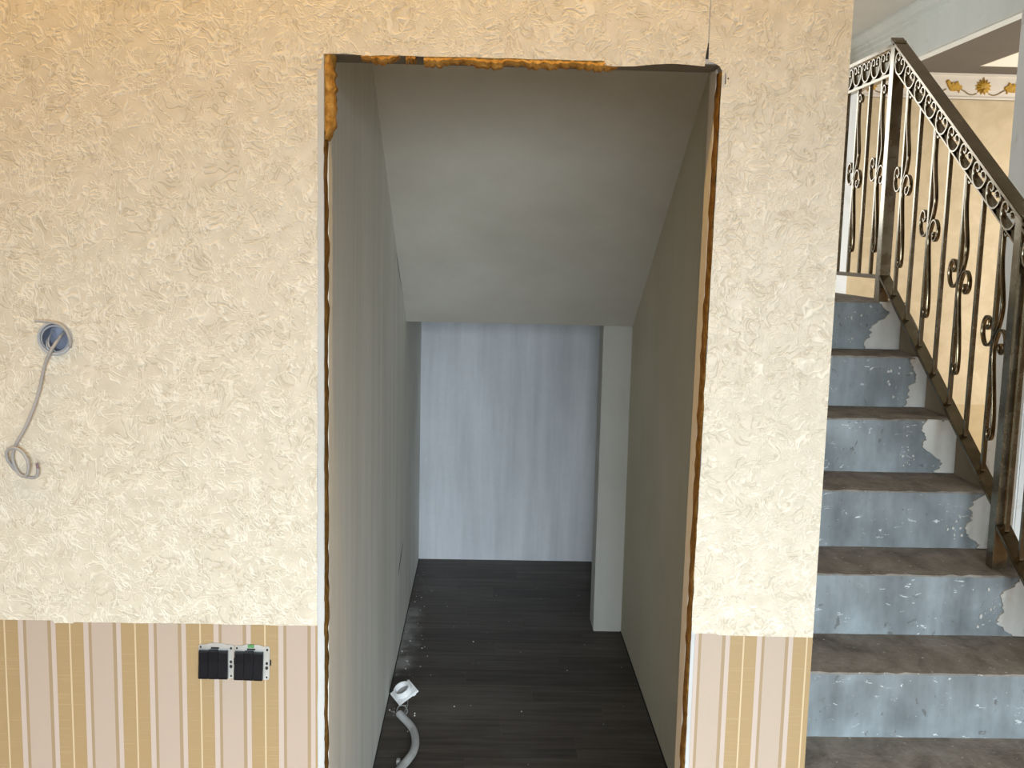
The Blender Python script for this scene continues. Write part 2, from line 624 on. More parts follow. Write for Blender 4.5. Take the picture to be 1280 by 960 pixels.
# striped dado papers
dl = [(-0.3215, DADO + .002)] + jag((-0.3215, DADO), (-0.3215, 0.09), 14, .0009) + [(WX0, 0.09), (WX0, DADO + .004)]
o = paper('dado_paper', dl, M_STRIPE_L, t=PT * .7)
dr = [(0.429, DADO - .004)] + jag((0.429, DADO - .006), (0.4285, 0.09), 14, .0011) + [(SX0, 0.09), (SX0, DADO - .008)]
paper('dado_paper', dr, M_STRIPE_R, t=PT * .7)
# torn scrap and old screw hole beside the upper right corner
obj('paper_scrap', prism_y([(0.4285, 1.963), (0.4325, 1.962), (0.4335, 1.985), (0.431, 1.986)], -PT - .0015, -PT), M_WHITE, wall_front)
obj('screw_hole', prism_y([(0.4395 + .0014 * math.cos(a * 0.785), 1.974 + .0014 * math.sin(a * 0.785)) for a in range(8)], -PT - .0004, -PT), M_HOLE, wall_front)
obj('screw_hole', prism_y([(0.4335, 1.963), (0.4352, 1.965), (0.4349, 1.982), (0.4338, 1.984)], -PT - .0004, -PT), M_HOLE, wall_front)
# the dark slit by the loose flap
obj('paper_slit', prism_y([(0.3955, 2.008), (0.4008, 2.008), (0.4005, 2.036), (0.3985, 2.038)], -.0004, 0), M_DARKGAP, wall_front)


def ragged_strip(path, across, depth_dir, wid, dep, amp, seed, m, name, parent):
    """lumpy foam bead: path of points, across / depth directions"""
    rr = random.Random(seed)
    P = [Vector(p) for p in path]
    A, D = Vector(across), Vector(depth_dir)
    V, F = [], []
    n = len(P)
    for i, p in enumerate(P):
        ww = (wid(i / (n - 1)) if callable(wid) else wid) * (1 + rr.uniform(-.35, .35) * amp)
        j = [rr.uniform(-.0014, .0014) * amp for _ in range(6)]
        prof = [(0, 0), (.55, -.10), (1.0, .12), (1.05, .5), (1.0, .9), (0, 1.0)]
        for (a, d), k in zip(prof, j):
            V.append(p + A * (ww * a + k) + D * (dep * d + k))
    q = 6
    for i in range(n - 1):
        for k in range(q):
            F.append((i * q + k, i * q + (k + 1) % q, (i + 1) * q + (k + 1) % q, (i + 1) * q + k))
    F.append(tuple(range(q)))
    F.append(tuple(range(n * q - 1, n * q - q - 1, -1)))
    return obj(name, (V, F), m, parent, smooth=True)


def line(a, b, n):
    return [Vector(a).lerp(Vector(b), i / n) for i in range(n + 1)]


# foam beads round the opening
ragged_strip(line((DOOR_L, .001, 0.0), (DOOR_L, .001, 1.86), 90), (1, 0, 0), (0, 1, 0), .0035, .036, 1, 3, M_FOAM_SHADED, 'foam_bead', wall_front)
ragged_strip(line((DOOR_L, .003, 1.845), (DOOR_L, .003, 2.0), 18), (1, 0, 0), (0, 1, 0), lambda t: .0065 + .0115 * min(1, t * 6), .040, .5, 4, M_FOAM, 'foam_bead', wall_front)
ragged_strip(line((-0.24, .001, DOOR_T), (-0.165, .001, DOOR_T), 16), (0, 0, -1), (0, 1, 0), lambda t: .013 * math.sin(math.pi * min(1, max(.1, t * 1.0 + .06))) ** .5, .034, .9, 5, M_FOAM, 'foam_bead', wall_front)
ragged_strip(line((-0.158, .001, DOOR_T), (-0.140, .001, DOOR_T), 8), (0, 0, -1), (0, 1, 0), .009, .034, 1.2, 15, M_FOAM, 'foam_bead', wall_front)
ragged_strip(line((-0.125, .001, DOOR_T), (0.235, .001, DOOR_T), 70), (0, 0, -1), (0, 1, 0), lambda t: .0125 + .003 * math.sin(t * 23), .036, .7, 6, M_FOAM, 'foam_bead', wall_front)
ragged_strip(line((DOOR_R, .001, 0.0), (DOOR_R, .001, .9), 46) + line((DOOR_R, .001, .92), (DOOR_R + .0066, .001, 1.985), 54), (-1, 0, 0), (0, 1, 0), lambda t: .004, .034, .9, 8, M_FOAM_SHADED, 'foam_bead', wall_front)
# grey reveal lining behind the foam
obj('reveal_lining', prism_y([(DOOR_R - .004, 0), (DOOR_R, 0), (DOOR_R, .9), (DOOR_R + .0066, 1.996), (DOOR_R + .0026, 1.996), (DOOR_R - .004, .9)], .034, TH + .002), M_JAMB, wall_front, bevel=.0008)
obj('reveal_lining', box(DOOR_L + .003, DOOR_R, .002, TH + .002, DOOR_T - .002, DOOR_T), M_SHADE_GREY, wall_front)
obj('reveal_lining', box(DOOR_L, DOOR_L + .003, .036, TH + .002, 0, 1.998), M_CL, wall_front, bevel=.0008)
# metal corner bead on the left edge, filled white
obj('corner_bead', box(DOOR_L - .0125, DOOR_L + .0005, -.0022, .004, 0, 1.972), M_WHITE, wall_front, bevel=.001)
obj('corner_bead', box(DOOR_R - .0005, DOOR_R + .0065, -.0010, .004, 0, DADO - .012), M_WHITE, wall_front, bevel=.0004)

# ------------------------------------------------------------------ the room the picture is taken from (behind the camera)
RX0, RX1, RY0 = WX0, 3.4, -4.4
floor = structure(obj('floor', box(RX0, 4.7, RY0, 4.3, -.10, -.006), M_OAK))
structure(obj('ceiling', box(RX0, 2.11, RY0, 4.3, H, H + .1), M_CEIL))
structure(obj('wall_left', box(RX0 - .1, RX0, RY0, TH, 0, H), M_CREAM))
wx0, wx1, wz0, wz1 = -.75, 1.95, .92, 2.32
back = structure(obj('wall_rear', join(box(RX0, wx0, RY0 - .1, RY0, 0, H), box(wx1, 4.7, RY0 - .1, RY0, 0, H), box(wx0, wx1, RY0 - .1, RY0, 0, wz0), box(wx0, wx1, RY0 - .1, RY0, wz1, H)), M_CREAM))
win = structure(obj('window_1', join(box(wx0, wx0 + .06, RY0 - .08, RY0 - .02, wz0, wz1), box(wx1 - .06, wx1, RY0 - .08, RY0 - .02, wz0, wz1), box(wx0, wx1, RY0 - .08, RY0 - .02, wz0, wz0 + .06), box(wx0, wx1, RY0 - .08, RY0 - .02, wz1 - .06, wz1), box(.57, .63, RY0 - .08, RY0 - .02, wz0, wz1)), M_PLASTIC))
structure(obj('wall_right', join(box(4.6, 4.7, RY0, 1.4, 0, H), box(4.6, 4.7, 3.3, 4.3, 0, H), box(4.6, 4.7, 1.4, 3.3, 0, .9), box(4.6, 4.7, 1.4, 3.3, 2.3, H)), M_CREAM))

# ------------------------------------------------------------------ cupboard under the stairs
ROWS = 24
pw = 0.1415
plank_a = None
y = TH
k = 0
while y < BACK_Y - .01:
    y1 = min(y + pw, BACK_Y)
    cut = CX0 + .18 + ((k * 0.37) % 0.62)
    for (xa, xb) in ((CX0, cut - .00015), (cut + .00015, CX1)):
        obj('plank', box(xa, xb, y + .0003, y1 - .0003, -.006, 0), M_PLANK, floor)
    y = y1
    k += 1
structure(obj('wall_cupboard_left', box(CX0 - .08, CX0, TH, BACK_Y, 0, H), M_CL))
structure(obj('wall_cupboard_right', box(CX1, SX0, TH, 2.52, 0, H), M_CR))
structure(obj('wall_recess_right', box(CX1, SX0, 2.52, BACK_Y, 0, 1.336), M_CR))
structure(obj('wall_cupboard_back', box(CX0 - .08, SX0, BACK_Y, BACK_Y + .09, 0, 1.40), M_CB))
SL = 0.615
cz = lambda yy: 1.332 + (2.35 - yy) * SL
structure(obj('ceiling_cupboard', prism_x([(TH, cz(TH)), (2.35, 1.332), (2.365, 1.332), (2.365, 1.49), (TH, cz(TH) + .16)], CX0, CX1), M_CC))
structure(obj('ceiling_recess', box(CX0, CX1, 2.365, BACK_Y, 1.345, 1.40), M_CC))
# end post of the partition, with its slim filled corner
post = structure(obj('wall_cupboard_post', box(.491, CX1, 2.35, 2.50, 0, 1.332), M_PIL, bevel=.003))
# cracks in the filler of the left wall
def crack(pts, wd, name='crack'):
    n = len(pts)
    V, F = [], []
    for i, (yy, zz) in enumerate(pts):
        t = i / (n - 1)
        h = wd * math.sin(math.pi * (t * .94 + .03))
        V += [(CX0 + .0006, yy - h, zz), (CX0 + .0006, yy + h, zz)]
    for i in range(n - 1):
        F.append((2 * i, 2 * i + 1, 2 * i + 3, 2 * i + 2))
    return V, F
wl = bpy.data.objects['wall_cupboard_left']
obj('crack', crack([(2.30, .405), (2.265, .396), (2.21, .385), (2.165, .374), (2.12, .362), (2.085, .346), (2.06, .333)], .030), M_DARKGAP, wl)
obj('crack', crack([(1.80, 1.63), (1.87, 1.60), (1.95, 1.555), (2.05, 1.505), (2.15, 1.45)], .007), M_DARKGAP, wl)
gapf = []
obj('floor_joint', join(box(CX0, CX0 + .004, TH, BACK_Y, 0, .0012)), M_DARKGAP, wl)
obj('floor_joint', join(box(CX1 - .005, CX1, TH, 2.35, 0, .0012)), M_DARKGAP, bpy.data.objects['wall_cupboard_right'])

# ------------------------------------------------------------------ staircase
T0, RH, TD = 0.4665, 0.17, 0.2525
Y0 = 0.445
st = empty('staircase', ((SX0 + SX1) / 2, Y0, 0), 'worn concrete staircase with blue-grey risers and dirty dark treads beside the papered wall', 'staircase')
sloc = Vector(st.location)


def local(vf, o):
    return [Vector(v) - o for v in vf[0]], vf[1]


def uneven_box(x0, x1, y0, y1, z0, z1, seed, nx=14, amp=.0022):
    """slab whose nosing line is slightly chipped"""
    rr = random.Random(seed)
    V, F = [], []
    for i in range(nx + 1):
        x = x0 + (x1 - x0) * i / nx
        dy, dz = rr.uniform(-amp, amp), rr.uniform(-amp, amp) * .6
        V += [(x, y0 + dy, z0), (x, y0 + dy, z1 + dz), (x, y1, z1), (x, y1, z0)]
    for i in range(nx):
        a, b = i * 4, i * 4 + 4
        for k in range(4):
            F.append((a + k, a + (k + 1) % 4, b + (k + 1) % 4, b + k))
    F += [(0, 1, 2, 3), (nx * 4 + 3, nx * 4 + 2, nx * 4 + 1, nx * 4)]
    return V, F


levels = []
for j in range(3):   # three steps below the first one in view
    levels.append((Y0 - TD * (3 - j), T0 * (j + 1) / 3 - T0 / 3, T0 * (j + 1) / 3))
for k in range(6):
    levels.append((Y0 + TD * k, T0 + RH * k, T0 + RH * (k + 1)))
NTH = .005
PATCHW = {4: .075, 5: .062, 6: .100, 7: .068, 8: .115}
for i, (yy, z0, z1) in enumerate(levels):
    last = i == len(levels) - 1
    x0 = SX0 if yy > 0 else SX0 + .02
    xs0 = SX0 + .003 if yy > .2 else SX0 + .02
    rz = uneven_box(xs0, SX1, yy, yy + .06, z0 - .002, z1 - NTH, 40 + i, amp=.0012)
    ris = obj('riser', local(rz, sloc), M_RISER, st)
    ye = 3.446 if last else yy + TD + .03
    xr = 1.50 if last else SX1
    td = uneven_box(xs0, xr, yy - .006, ye, z1 - NTH, z1, 80 + i, nx=34, amp=.0036)
    obj('landing_slab' if last else 'tread', local(td, sloc), M_TREAD, st)
    if i in PATCHW:
        rr = random.Random(100 + i)
        wdt = PATCHW[i]
        pl = []
        n = 34
        w0 = rr.uniform(0, 6)
        wob = 0
        for q in range(n + 1):
            t = q / n
            zz = z0 + .003 + (z1 - NTH + .003 - z0) * t
            wob = wob * .6 + rr.uniform(-.007, .007)
            xx = SX1 - wdt * (.80 + .26 * math.sin(t * 5.0 + w0) + .12 * math.sin(t * 13 + w0 * 2)) + wob
            pl.append((xx, zz))
        pl = pl + [(SX1 + .001, z1 - NTH + .004), (SX1 + .001, z0 + .002)]
        obj('plaster_patch', local(prism_y(pl, yy - .0075, yy), sloc), M_PATCH, ris)
        # small flakes of filler by the patch
        fl = []
        for q in range(11):
            fx = SX1 - wdt * 1.15 - rr.uniform(.005, .055)
            fz = z0 + rr.uniform(.02, .135)
            fr = rr.uniform(.0010, .0045)
            fl.append(prism_y([(fx + fr * rr.uniform(.6, 1.3) * math.cos(a), fz + fr * rr.uniform(.5, 2.2) * math.sin(a)) for a in [b * 1.257 for b in range(5)]], yy - .0035, yy))
        fo = obj('plaster_flakes', local(join(*fl), sloc), M_PATCH, ris)
        fo['kind'] = 'stuff'
obj('landing_underside', local(box(SX0 + .003, 1.50, 1.77, 3.446, 1.36, 1.486 - NTH), sloc), M_RISER, st)

# low rendered stringer wall on the open side
nl = lambda yy: .806 + (yy - .698) * (RH / TD) - .012
sy0 = .05
str_poly = [(sy0, 0), (sy0, nl(sy0))]
rr = random.Random(5)
q = sy0
while q < 1.70:
    q += .05
    str_poly.append((q, nl(min(q, 1.72)) + rr.uniform(-.006, .006)))
str_poly += [(1.78, 1.462), (3.446, 1.462), (3.446, 0)]
obj('stringer', local(prism_x(str_poly, SX1 + .0005, SX1 + .02), sloc), M_STRING, st)

# stair back wall with its window (hidden behind the papered wall) 
bx0, bx1, bz0, bz1 = -.2, 1.1, 1.75, 2.7
structure(obj('wall_stair_back', join(box(CX0 - .08, bx0, 3.45, 3.55, 1.40, H), box(bx1, 1.54, 3.45, 3.55, 0.0, H), box(bx0, bx1, 3.45, 3.55, 1.40, bz0), box(bx0, bx1, 3.45, 3.55, bz1, H)), M_CEIL))

def frame_xz(x0, x1, z0, z1, y0, y1, t, mid):
    return join(box(x0, x0 + t, y0, y1, z0, z1), box(x1 - t, x1, y0, y1, z0, z1), box(x0 + t, x1 - t, y0, y1, z0, z0 + t), box(x0 + t, x1 - t, y0, y1, z1 - t, z1), box(mid - t / 2, mid + t / 2, y0, y1, z0 + t, z1 - t))


structure(obj('window_2', frame_xz(bx0, bx1, bz0, bz1, 3.47, 3.53, .05, .45), M_PLASTIC))
structure(obj('window_3', join(box(4.62, 4.68, 1.4, 1.46, .9, 2.3), box(4.62, 4.68, 3.24, 3.3, .9, 2.3), box(4.62, 4.68, 1.46, 3.24, .9, .96), box(4.62, 4.68, 1.46, 3.24, 2.24, 2.3), box(4.62, 4.68, 2.32, 2.38, .96, 2.24)), M_PLASTIC))

# ------------------------------------------------------------------ hall behind the stairs
FY = 4.15
wh = structure(obj('wall_hall', box(1.54, 4.7, FY, FY + .1, 0, H), M_HALL))
obj('dado_paper', box(1.54, 4.6, FY - .004, FY, 0, .767), M_HDADO, wh)
structure(obj('wall_hall_side', box(1.44, 1.54, 3.55, FY + .1, 0, H), M_CEIL))
BX = 2.06
# tray ceiling of the hall
hz = 2.695
hc = structure(obj('ceiling_hall', join(box(BX + .05, 2.695, RY0, FY, hz, hz + .04), box(2.695, 4.7, 3.9, FY, hz, hz + .04), box(2.695, 4.7, RY0, 1.0, hz, hz + .04)), M_TAUPE))
obj('tray', join(box(2.695, 4.7, 1.0, 3.9, hz + .10, hz + .14), box(2.696, 2.71, 1.0, 3.885, hz + .002, hz + .14), box(2.696, 4.59, 3.885, 3.899, hz + .002, hz + .14)), M_TRAY, hc)
# beam with crown moulding
bm_ = structure(obj('beam', box(BX, BX + .05, -.5, FY, 2.600, H), M_BEAM))
prof = [(BX, 2.845), (BX - .055, 2.845), (BX - .055, 2.832), (BX - .046, 2.824), (BX - .03, 2.806), (BX - .018, 2.800), (BX - .018, 2.792), (BX - .008, 2.786), (BX - .008, 2.765), (BX, 2.757)]
V = [(a, -.5, b) for a, b in prof] + [(a, FY, b) for a, b in prof]
n = len(prof)
F = [tuple(range(n)), tuple(range(2 * n - 1, n - 1, -1))] + [(i, (i + 1) % n, n + (i + 1) % n, n + i) for i in range(n)]
structure(obj('trim_1', (V, F), M_BEAM))
structure(obj('trim_2', join(box(BX - .010, BX, -.5, FY, 2.604, 2.618), box(BX - .005, BX, -.5, FY, 2.618, 2.626)), M_BEAM))
structure(obj('column', box(BX - .022, BX + .27, 1.86, 2.14, 0, 2.600), M_COLUMN, bevel=.006))
structure(obj('pilaster', box(1.56, BX + .045, FY - .06, FY, 0, 2.600), M_COLUMN, bevel=.004))

# frieze with gold ornament
FZ0, FZ1 = 2.552, hz
fr = structure(obj('trim_3', join(box(BX, 4.6, FY - .012, FY, FZ0, FZ1), box(BX, 4.6, FY - .020, FY, FZ0, FZ0 + .012), box(BX, 4.6, FY - .026, FY, FZ1 - .012, FZ1)), M_FRIEZE))
fy = FY - .012


def star_shell():
    n = 26
    pts = []
    for i in range(n):
        a = 2 * math.pi * i / n + math.pi / 2
        r_ = .050 if i % 2 == 0 else .036
        if i in (0,):
            r_ = .060
        pts.append((r_ * math.cos(a), r_ * math.sin(a) * .95))
    V = [(a, 0, b) for a, b in pts] + [(a * .8, -.008, b * .8) for a, b in pts] + [(a * .45, -.016, b * .45) for a, b in pts] + [(0, -.018, 0)]
    F = []
    for lv in range(2):
        for i in range(n):
            F.append((lv * n + i, lv * n + (i + 1) % n, (lv + 1) * n + (i + 1) % n, (lv + 1) * n + i))
    for i in range(n):
        F.append((2 * n + i, 2 * n + (i + 1) % n, 3 * n))
    V2, F2 = xf(lathe([(0, .014), (.008, .013), (.012, .008), (.012, 0)], 10), Matrix.Translation((0, -.012, -.024)) @ Matrix.Rotation(R(90), 4, 'X'))
    return join((V, F), (V2, F2))


def leaf_spray(s):
    shp = [(-.052, .030), (-.047, .040), (-.036, .043), (-.028, .034), (-.030, .022), (-.020, .016), (-.016, .028), (-.006, .030), (.002, .020), (.012, .032), (.022, .036), (.026, .024), (.032, .014), (.046, .010), (.050, -.004), (.040, -.010), (.036, -.020), (.033, -.034), (.028, -.020), (.010, -.022), (-.010, -.024), (-.024, -.020), (-.032, -.006), (-.040, .004), (-.044, .016)]
    if s < 0:
        shp = [(-a, b) for a, b in reversed(shp)]
    n = len(shp)
    V = [(a, 0, b) for a, b in shp] + [(a * .86, -.008, b * .86) for a, b in shp]
    F = [(i, (i + 1) % n, n + (i + 1) % n, n + i) for i in range(n)] + [tuple(range(n, 2 * n))]
    return V, F


for kx in (-1, 0, 1, 2):
    cx = 2.841 + kx * .66
    czf = 2.624
    ro = obj('gold_rosette', star_shell(), M_GOLD, fr, (cx, fy, czf))
    for s in (-1, 1):
        lx = cx + s * .170
        if BX + .05 < lx < 4.5:
            obj('gold_leaf_spray', leaf_spray(-s), M_GOLD, fr, (lx, fy, czf - .006))
        obj('garland', tube([(cx + s * .036, fy - .002, czf - .040), (cx + s * .060, fy - .002, czf - .047), (cx + s * .085, fy - .002, czf - .042), (cx + s * .108, fy - .002, czf - .028), (cx + s * .128, fy - .002, czf - .018)], .0035, 6, 4), M_GARL, fr)
        obj('garland', tube([(cx + s * .215, fy - .002, czf - .018), (cx + s * .25, fy - .002, czf - .036), (cx + s * .29, fy - .002, czf - .046), (cx + s * .33, fy - .002, czf - .048)], .0035, 6, 4), M_GARL, fr)

# ------------------------------------------------------------------ forged railing
RX = 1.42
NY_U, NY_L = 1.745, 0.769
SP = (NY_U - NY_L) / 8
rail = empty('stair_railing', (RX, NY_L, .806), 'forged bronze-coloured steel railing with scrolls along the stair and landing', 'railing')
ro = Vector(rail.location)
SLOPE = .640
topz = lambda yy: 2.352 + (yy - 1.674) * SLOPE       # upper face of the handrail on the slope
midz = lambda yy: topz(yy) - .088
botz = lambda yy: 1.566 + (yy - 1.700) * .632
LT, LM, LB = 2.385, 2.300 - .012, 1.582              # level rail of the landing


def rp_(name, vf, m, parent=rail, bevel=0.0, smooth=False):
    return obj(name, local(vf, ro), m, parent, bevel=bevel, smooth=smooth)


def slope_bar(name, ya, yb, zf, wide, thick, m, dx=0.0):
    poly = [(ya, zf(ya) - thick), (yb, zf(yb) - thick), (yb, zf(yb)), (ya, zf(ya))]
    return rp_(name, prism_x(poly, RX + dx - wide / 2, RX + dx + wide / 2), m, bevel=.0015)


def newel(name, yc, z0, z1, wd=.040):
    return rp_(name, box(RX - wd / 2, RX + wd / 2, yc - wd / 2, yc + wd / 2, z0, z1), M_METAL, bevel=.002)


newel('newel_post', NY_U, 1.486, topz(NY_U) - .004)
newel('newel_post', NY_L, .806, topz(NY_L) - .004)
newel('newel_post', .12, T0 * 2 / 3, topz(.12) - .024)
slope_bar('handrail', NY_L - .02, NY_U + .02, topz, .046, .014, M_METAL_D)
slope_bar('middle_rail', NY_L + .02, NY_U - .02, midz, .032, .010, M_METAL_D)
slope_bar('bottom_rail', NY_L + .02, NY_U - .02, botz, .040, .014, M_METAL_D)
LE = 3.43
rp_('handrail', box(RX - .023, RX + .023, NY_U - .02, LE, LT - .014, LT), M_METAL_D, bevel=.0015)
rp_('middle_rail', box(RX - .015, RX + .015, NY_U + .02, LE, LM - .010, LM), M_METAL_D, bevel=.0015)
rp_('bottom_rail', box(RX - .020, RX + .020, NY_U + .02, LE, LB - .014, LB), M_METAL_D, bevel=.0015)
# lower run past the lower newel
ye = .10
slope_bar('handrail', ye, NY_L - .02, lambda q: topz(q) - .02, .046, .014, M_METAL_D)
slope_bar('middle_rail', ye, NY_L - .02, lambda q: midz(q) - .02, .030, .010, M_METAL_D)
slope_bar('bottom_rail', ye, NY_L - .02, lambda q: botz(q) - .03, .040, .014, M_METAL_D)

# ornament curves in (y towards the depth, z up): a is the offset towards the camera side
A_CURVE = [(.022, .283), (.030, .276), (.038, .283), (.036, .298), (.022, .303), (.011, .290), (.010, .262), (.011, .22), (.019, .17), (.034, .11), (.037, .07), (.024, .025), (.004, -.004), (-.018, -.026), (-.043, -.030), (-.063, -.006), (-.064, .028), (-.048, .050), (-.029, .044), (-.024, .026), (-.034, .016), (-.042, .026)]
B_CURVE = [(.018, -.262), (.012, -.272), (.016, -.288), (.030, -.290), (.038, -.272), (.037, -.225), (.028, -.165), (.015, -.10), (.008, -.05), (.014, -.016), (.032, .014), (.054, .016), (.070, -.004), (.070, -.032), (.055, -.047), (.040, -.040), (.040, -.024), (.051, -.022)]
orn_meshes = []
for cv in (A_CURVE, B_CURVE):
    vf = flatbar([(-a, b) for a, b in cv], .013, .0065, 5)
    o_ = obj('forged_scroll', vf, M_METAL_D, smooth=True)
    orn_meshes.append(o_.data)
    bpy.data.objects.remove(o_)
# inner leaf of each teardrop
IN_A = flatbar([(-a, b) for a, b in [(.008, .20), (.016, .13), (.021, .09), (.016, .05), (.008, .03)]], .010, .005, 4)
IN_B = flatbar([(-a, b) for a, b in [(.008, -.10), (.014, -.15), (.018, -.20), (.020, -.245), (.016, -.262)]], .010, .005, 4)
BAL = .0125


def baluster(yc, z0, z1, orn, zc):
    b = obj('baluster', box(-BAL / 2, BAL / 2, -BAL / 2, BAL / 2, 0, z1 - z0), M_METAL, rail, (0, yc - ro.y, z0 - ro.z), bevel=.0012)
    if orn:
        for me in orn_meshes:
            link('forged_scroll', me, b, (0, 0, zc - z0))
    return b


for k in range(1, 8):
    yc = NY_U - SP * k
    z0, z1 = botz(yc) - .002, midz(yc) - .008
    baluster(yc, z0, z1, k % 2 == 1, (z0 + z1) / 2 + .035)
k = 1
while NY_U + SP * k < LE:
    yc = NY_U + SP * k
    baluster(yc, LB - .002, LM - .008, k % 2 == 1, (LB + LM) / 2 + .02)
    k += 1
for k, yc in enumerate((NY_L - .040, NY_L - .125, NY_L - .245, NY_L - .365, NY_L - .485)):
    z0, z1 = botz(yc) - .032, midz(yc) - .028
    baluster(yc, z0, z1, k in (2, 4), (z0 + z1) / 2 + .035)

# row of C scrolls between handrail and middle rail


def c_scroll():
    left = [(-.020, .012), (-.012, .009), (-.008, .019), (-.014, .030), (-.027, .033), (-.038, .022), (-.039, .002), (-.029, -.022), (-.012, -.034)]
    right = [(-a, b) for a, b in reversed(left)]
    return flatbar(left + [(0, -.036)] + right, .016, .0065, 5)


cs_me = obj('scroll', c_scroll(), M_METAL, smooth=True)
cs_mesh = cs_me.data
bpy.data.objects.remove(cs_me)
NC = 10
ang = math.atan(SLOPE)
for q in range(NC):
    yc = NY_L + .02 + (NY_U - NY_L - .04) * (q + .5) / NC
    zc = (topz(yc) - .014 + midz(yc)) / 2
    o_ = link('c_scroll', cs_mesh, rail, (-.0115, yc - ro.y, zc - ro.z))
    o_.rotation_euler = (ang, 0, 0)
    o_.scale = (1, 1.12, .86)
zc = (LT - .014 + LM) / 2
q = NY_U + .02 + .047
while q < LE:
    o_ = link('c_scroll', cs_mesh, rail, (-.0115, q - ro.y, zc - ro.z))
    o_.scale = (1, 1.06, 1.0)
    q += .0945
for q in range(6):
    yc = NY_L - .02 - .047 - q * .0945
    zc = (topz(yc) - .014 + midz(yc)) / 2 - .02
    o_ = link('c_scroll', cs_mesh, rail, (-.0115, yc - ro.y, zc - ro.z))
    o_.rotation_euler = (ang, 0, 0)
    o_.scale = (1, 1.12, .86)

# ------------------------------------------------------------------ flush box with cable
fb = empty('flush_box', (SOCK[0], 0, SOCK[1]), 'round blue-grey flush junction box sunk in the cream wallpaper', 'junction box')
RM = Matrix.Rotation(R(90), 4, 'X')   # lathe axis z -> -y
obj('cup', xf(lathe([(.0, -.044), (.029, -.044), (.0296, .0015), (.0325, .0015), (.0325, -.045), (0, -.046)], 40), RM), M_CUP, fb, smooth=True)
obj('rim', xf(lathe([(.0275, .0005), (.0275, .0040), (.0290, .0052), (.0325, .0046), (.0335, .0022), (.0335, .0005)], 40), RM), M_RIM, fb, smooth=True)
obj('inner_ring', xf(lathe([(.0235, -.010), (.0235, -.004), (.0250, -.003), (.0270, -.004), (.0270, -.010)], 40), RM @ Matrix.Rotation(R(7), 4, 'Y') @ Matrix.Translation((-.002, -.002, 0))), M_RIM, fb, smooth=True)


def wallpt(px, py, y):
    """zoom pixel of the cable to wall coordinates around the box"""
    return Vector(((px - 278) / 4 * .001545, y, -(py - 172) / 4 * .001545))


cab = empty('loose_cable', (SOCK[0], -.002, SOCK[1]), 'thin grey cable hanging out of the flush box, ending in a loop', 'cable')
pts = [(312, 138, .030), (305, 150, .010), (286, 200, -.010), (266, 244, -.016), (236, 310, -.012), (205, 450, -.012), (150, 600, -.014), (92, 706, -.012), (76, 770, -.010), (100, 835, -.011), (135, 858, -.014), (160, 830, -.018), (162, 775, -.021), (132, 728, -.021), (90, 712, -.020), (58, 730, -.017), (53, 770, -.013), (80, 822, -.008), (132, 862, -.007), (180, 866, -.009), (200, 846, -.012), (203, 815, -.014)]
tilt = -.010
P3 = []
for a, b, yy in pts:
    v = wallpt(a, b, yy + .002)
    v.x += v.z * .030      # plumb line of the wall runs slightly slanted in the picture
    P3.append(v)
obj('sheath', tube(P3, .0031, 8, 6), M_CABLE, cab, smooth=True)
e = P3[-1]
obj('bare_end', tube([e, e + Vector((-.0006, -.001, .006)), e + Vector((-.001, -.001, .010))], .0022, 6, 2), M_COPPER, cab, smooth=True)
stub = empty('cable_stub', (SOCK[0], -.002, SOCK[1]), 'short grey cable end curling over the top of the flush box', 'cable')
P4 = []
for a, b, yy in [(330, 215, .022), (352, 210, -.004), (358, 180, -.009), (345, 135, -.011), (318, 106, -.012), (285, 93, -.012), (240, 87, -.012), (196, 85, -.013)]:
    P4.append(wallpt(a, b, yy + .002))
obj('sheath', tube(P4, .0031, 8, 6), M_CABLE, stub, smooth=True)
obj('core_wire', tube([wallpt(238, 140, .03), wallpt(242, 175, .006), wallpt(252, 210, -.004), wallpt(272, 236, .004)], .0018, 6, 5), M_RIM, stub, smooth=True)
obj('core_wire', tube([wallpt(222, 170, .03), wallpt(228, 190, .008), wallpt(246, 225, -.002), wallpt(262, 240, .01)], .0018, 6, 5), M_RIM, stub, smooth=True)


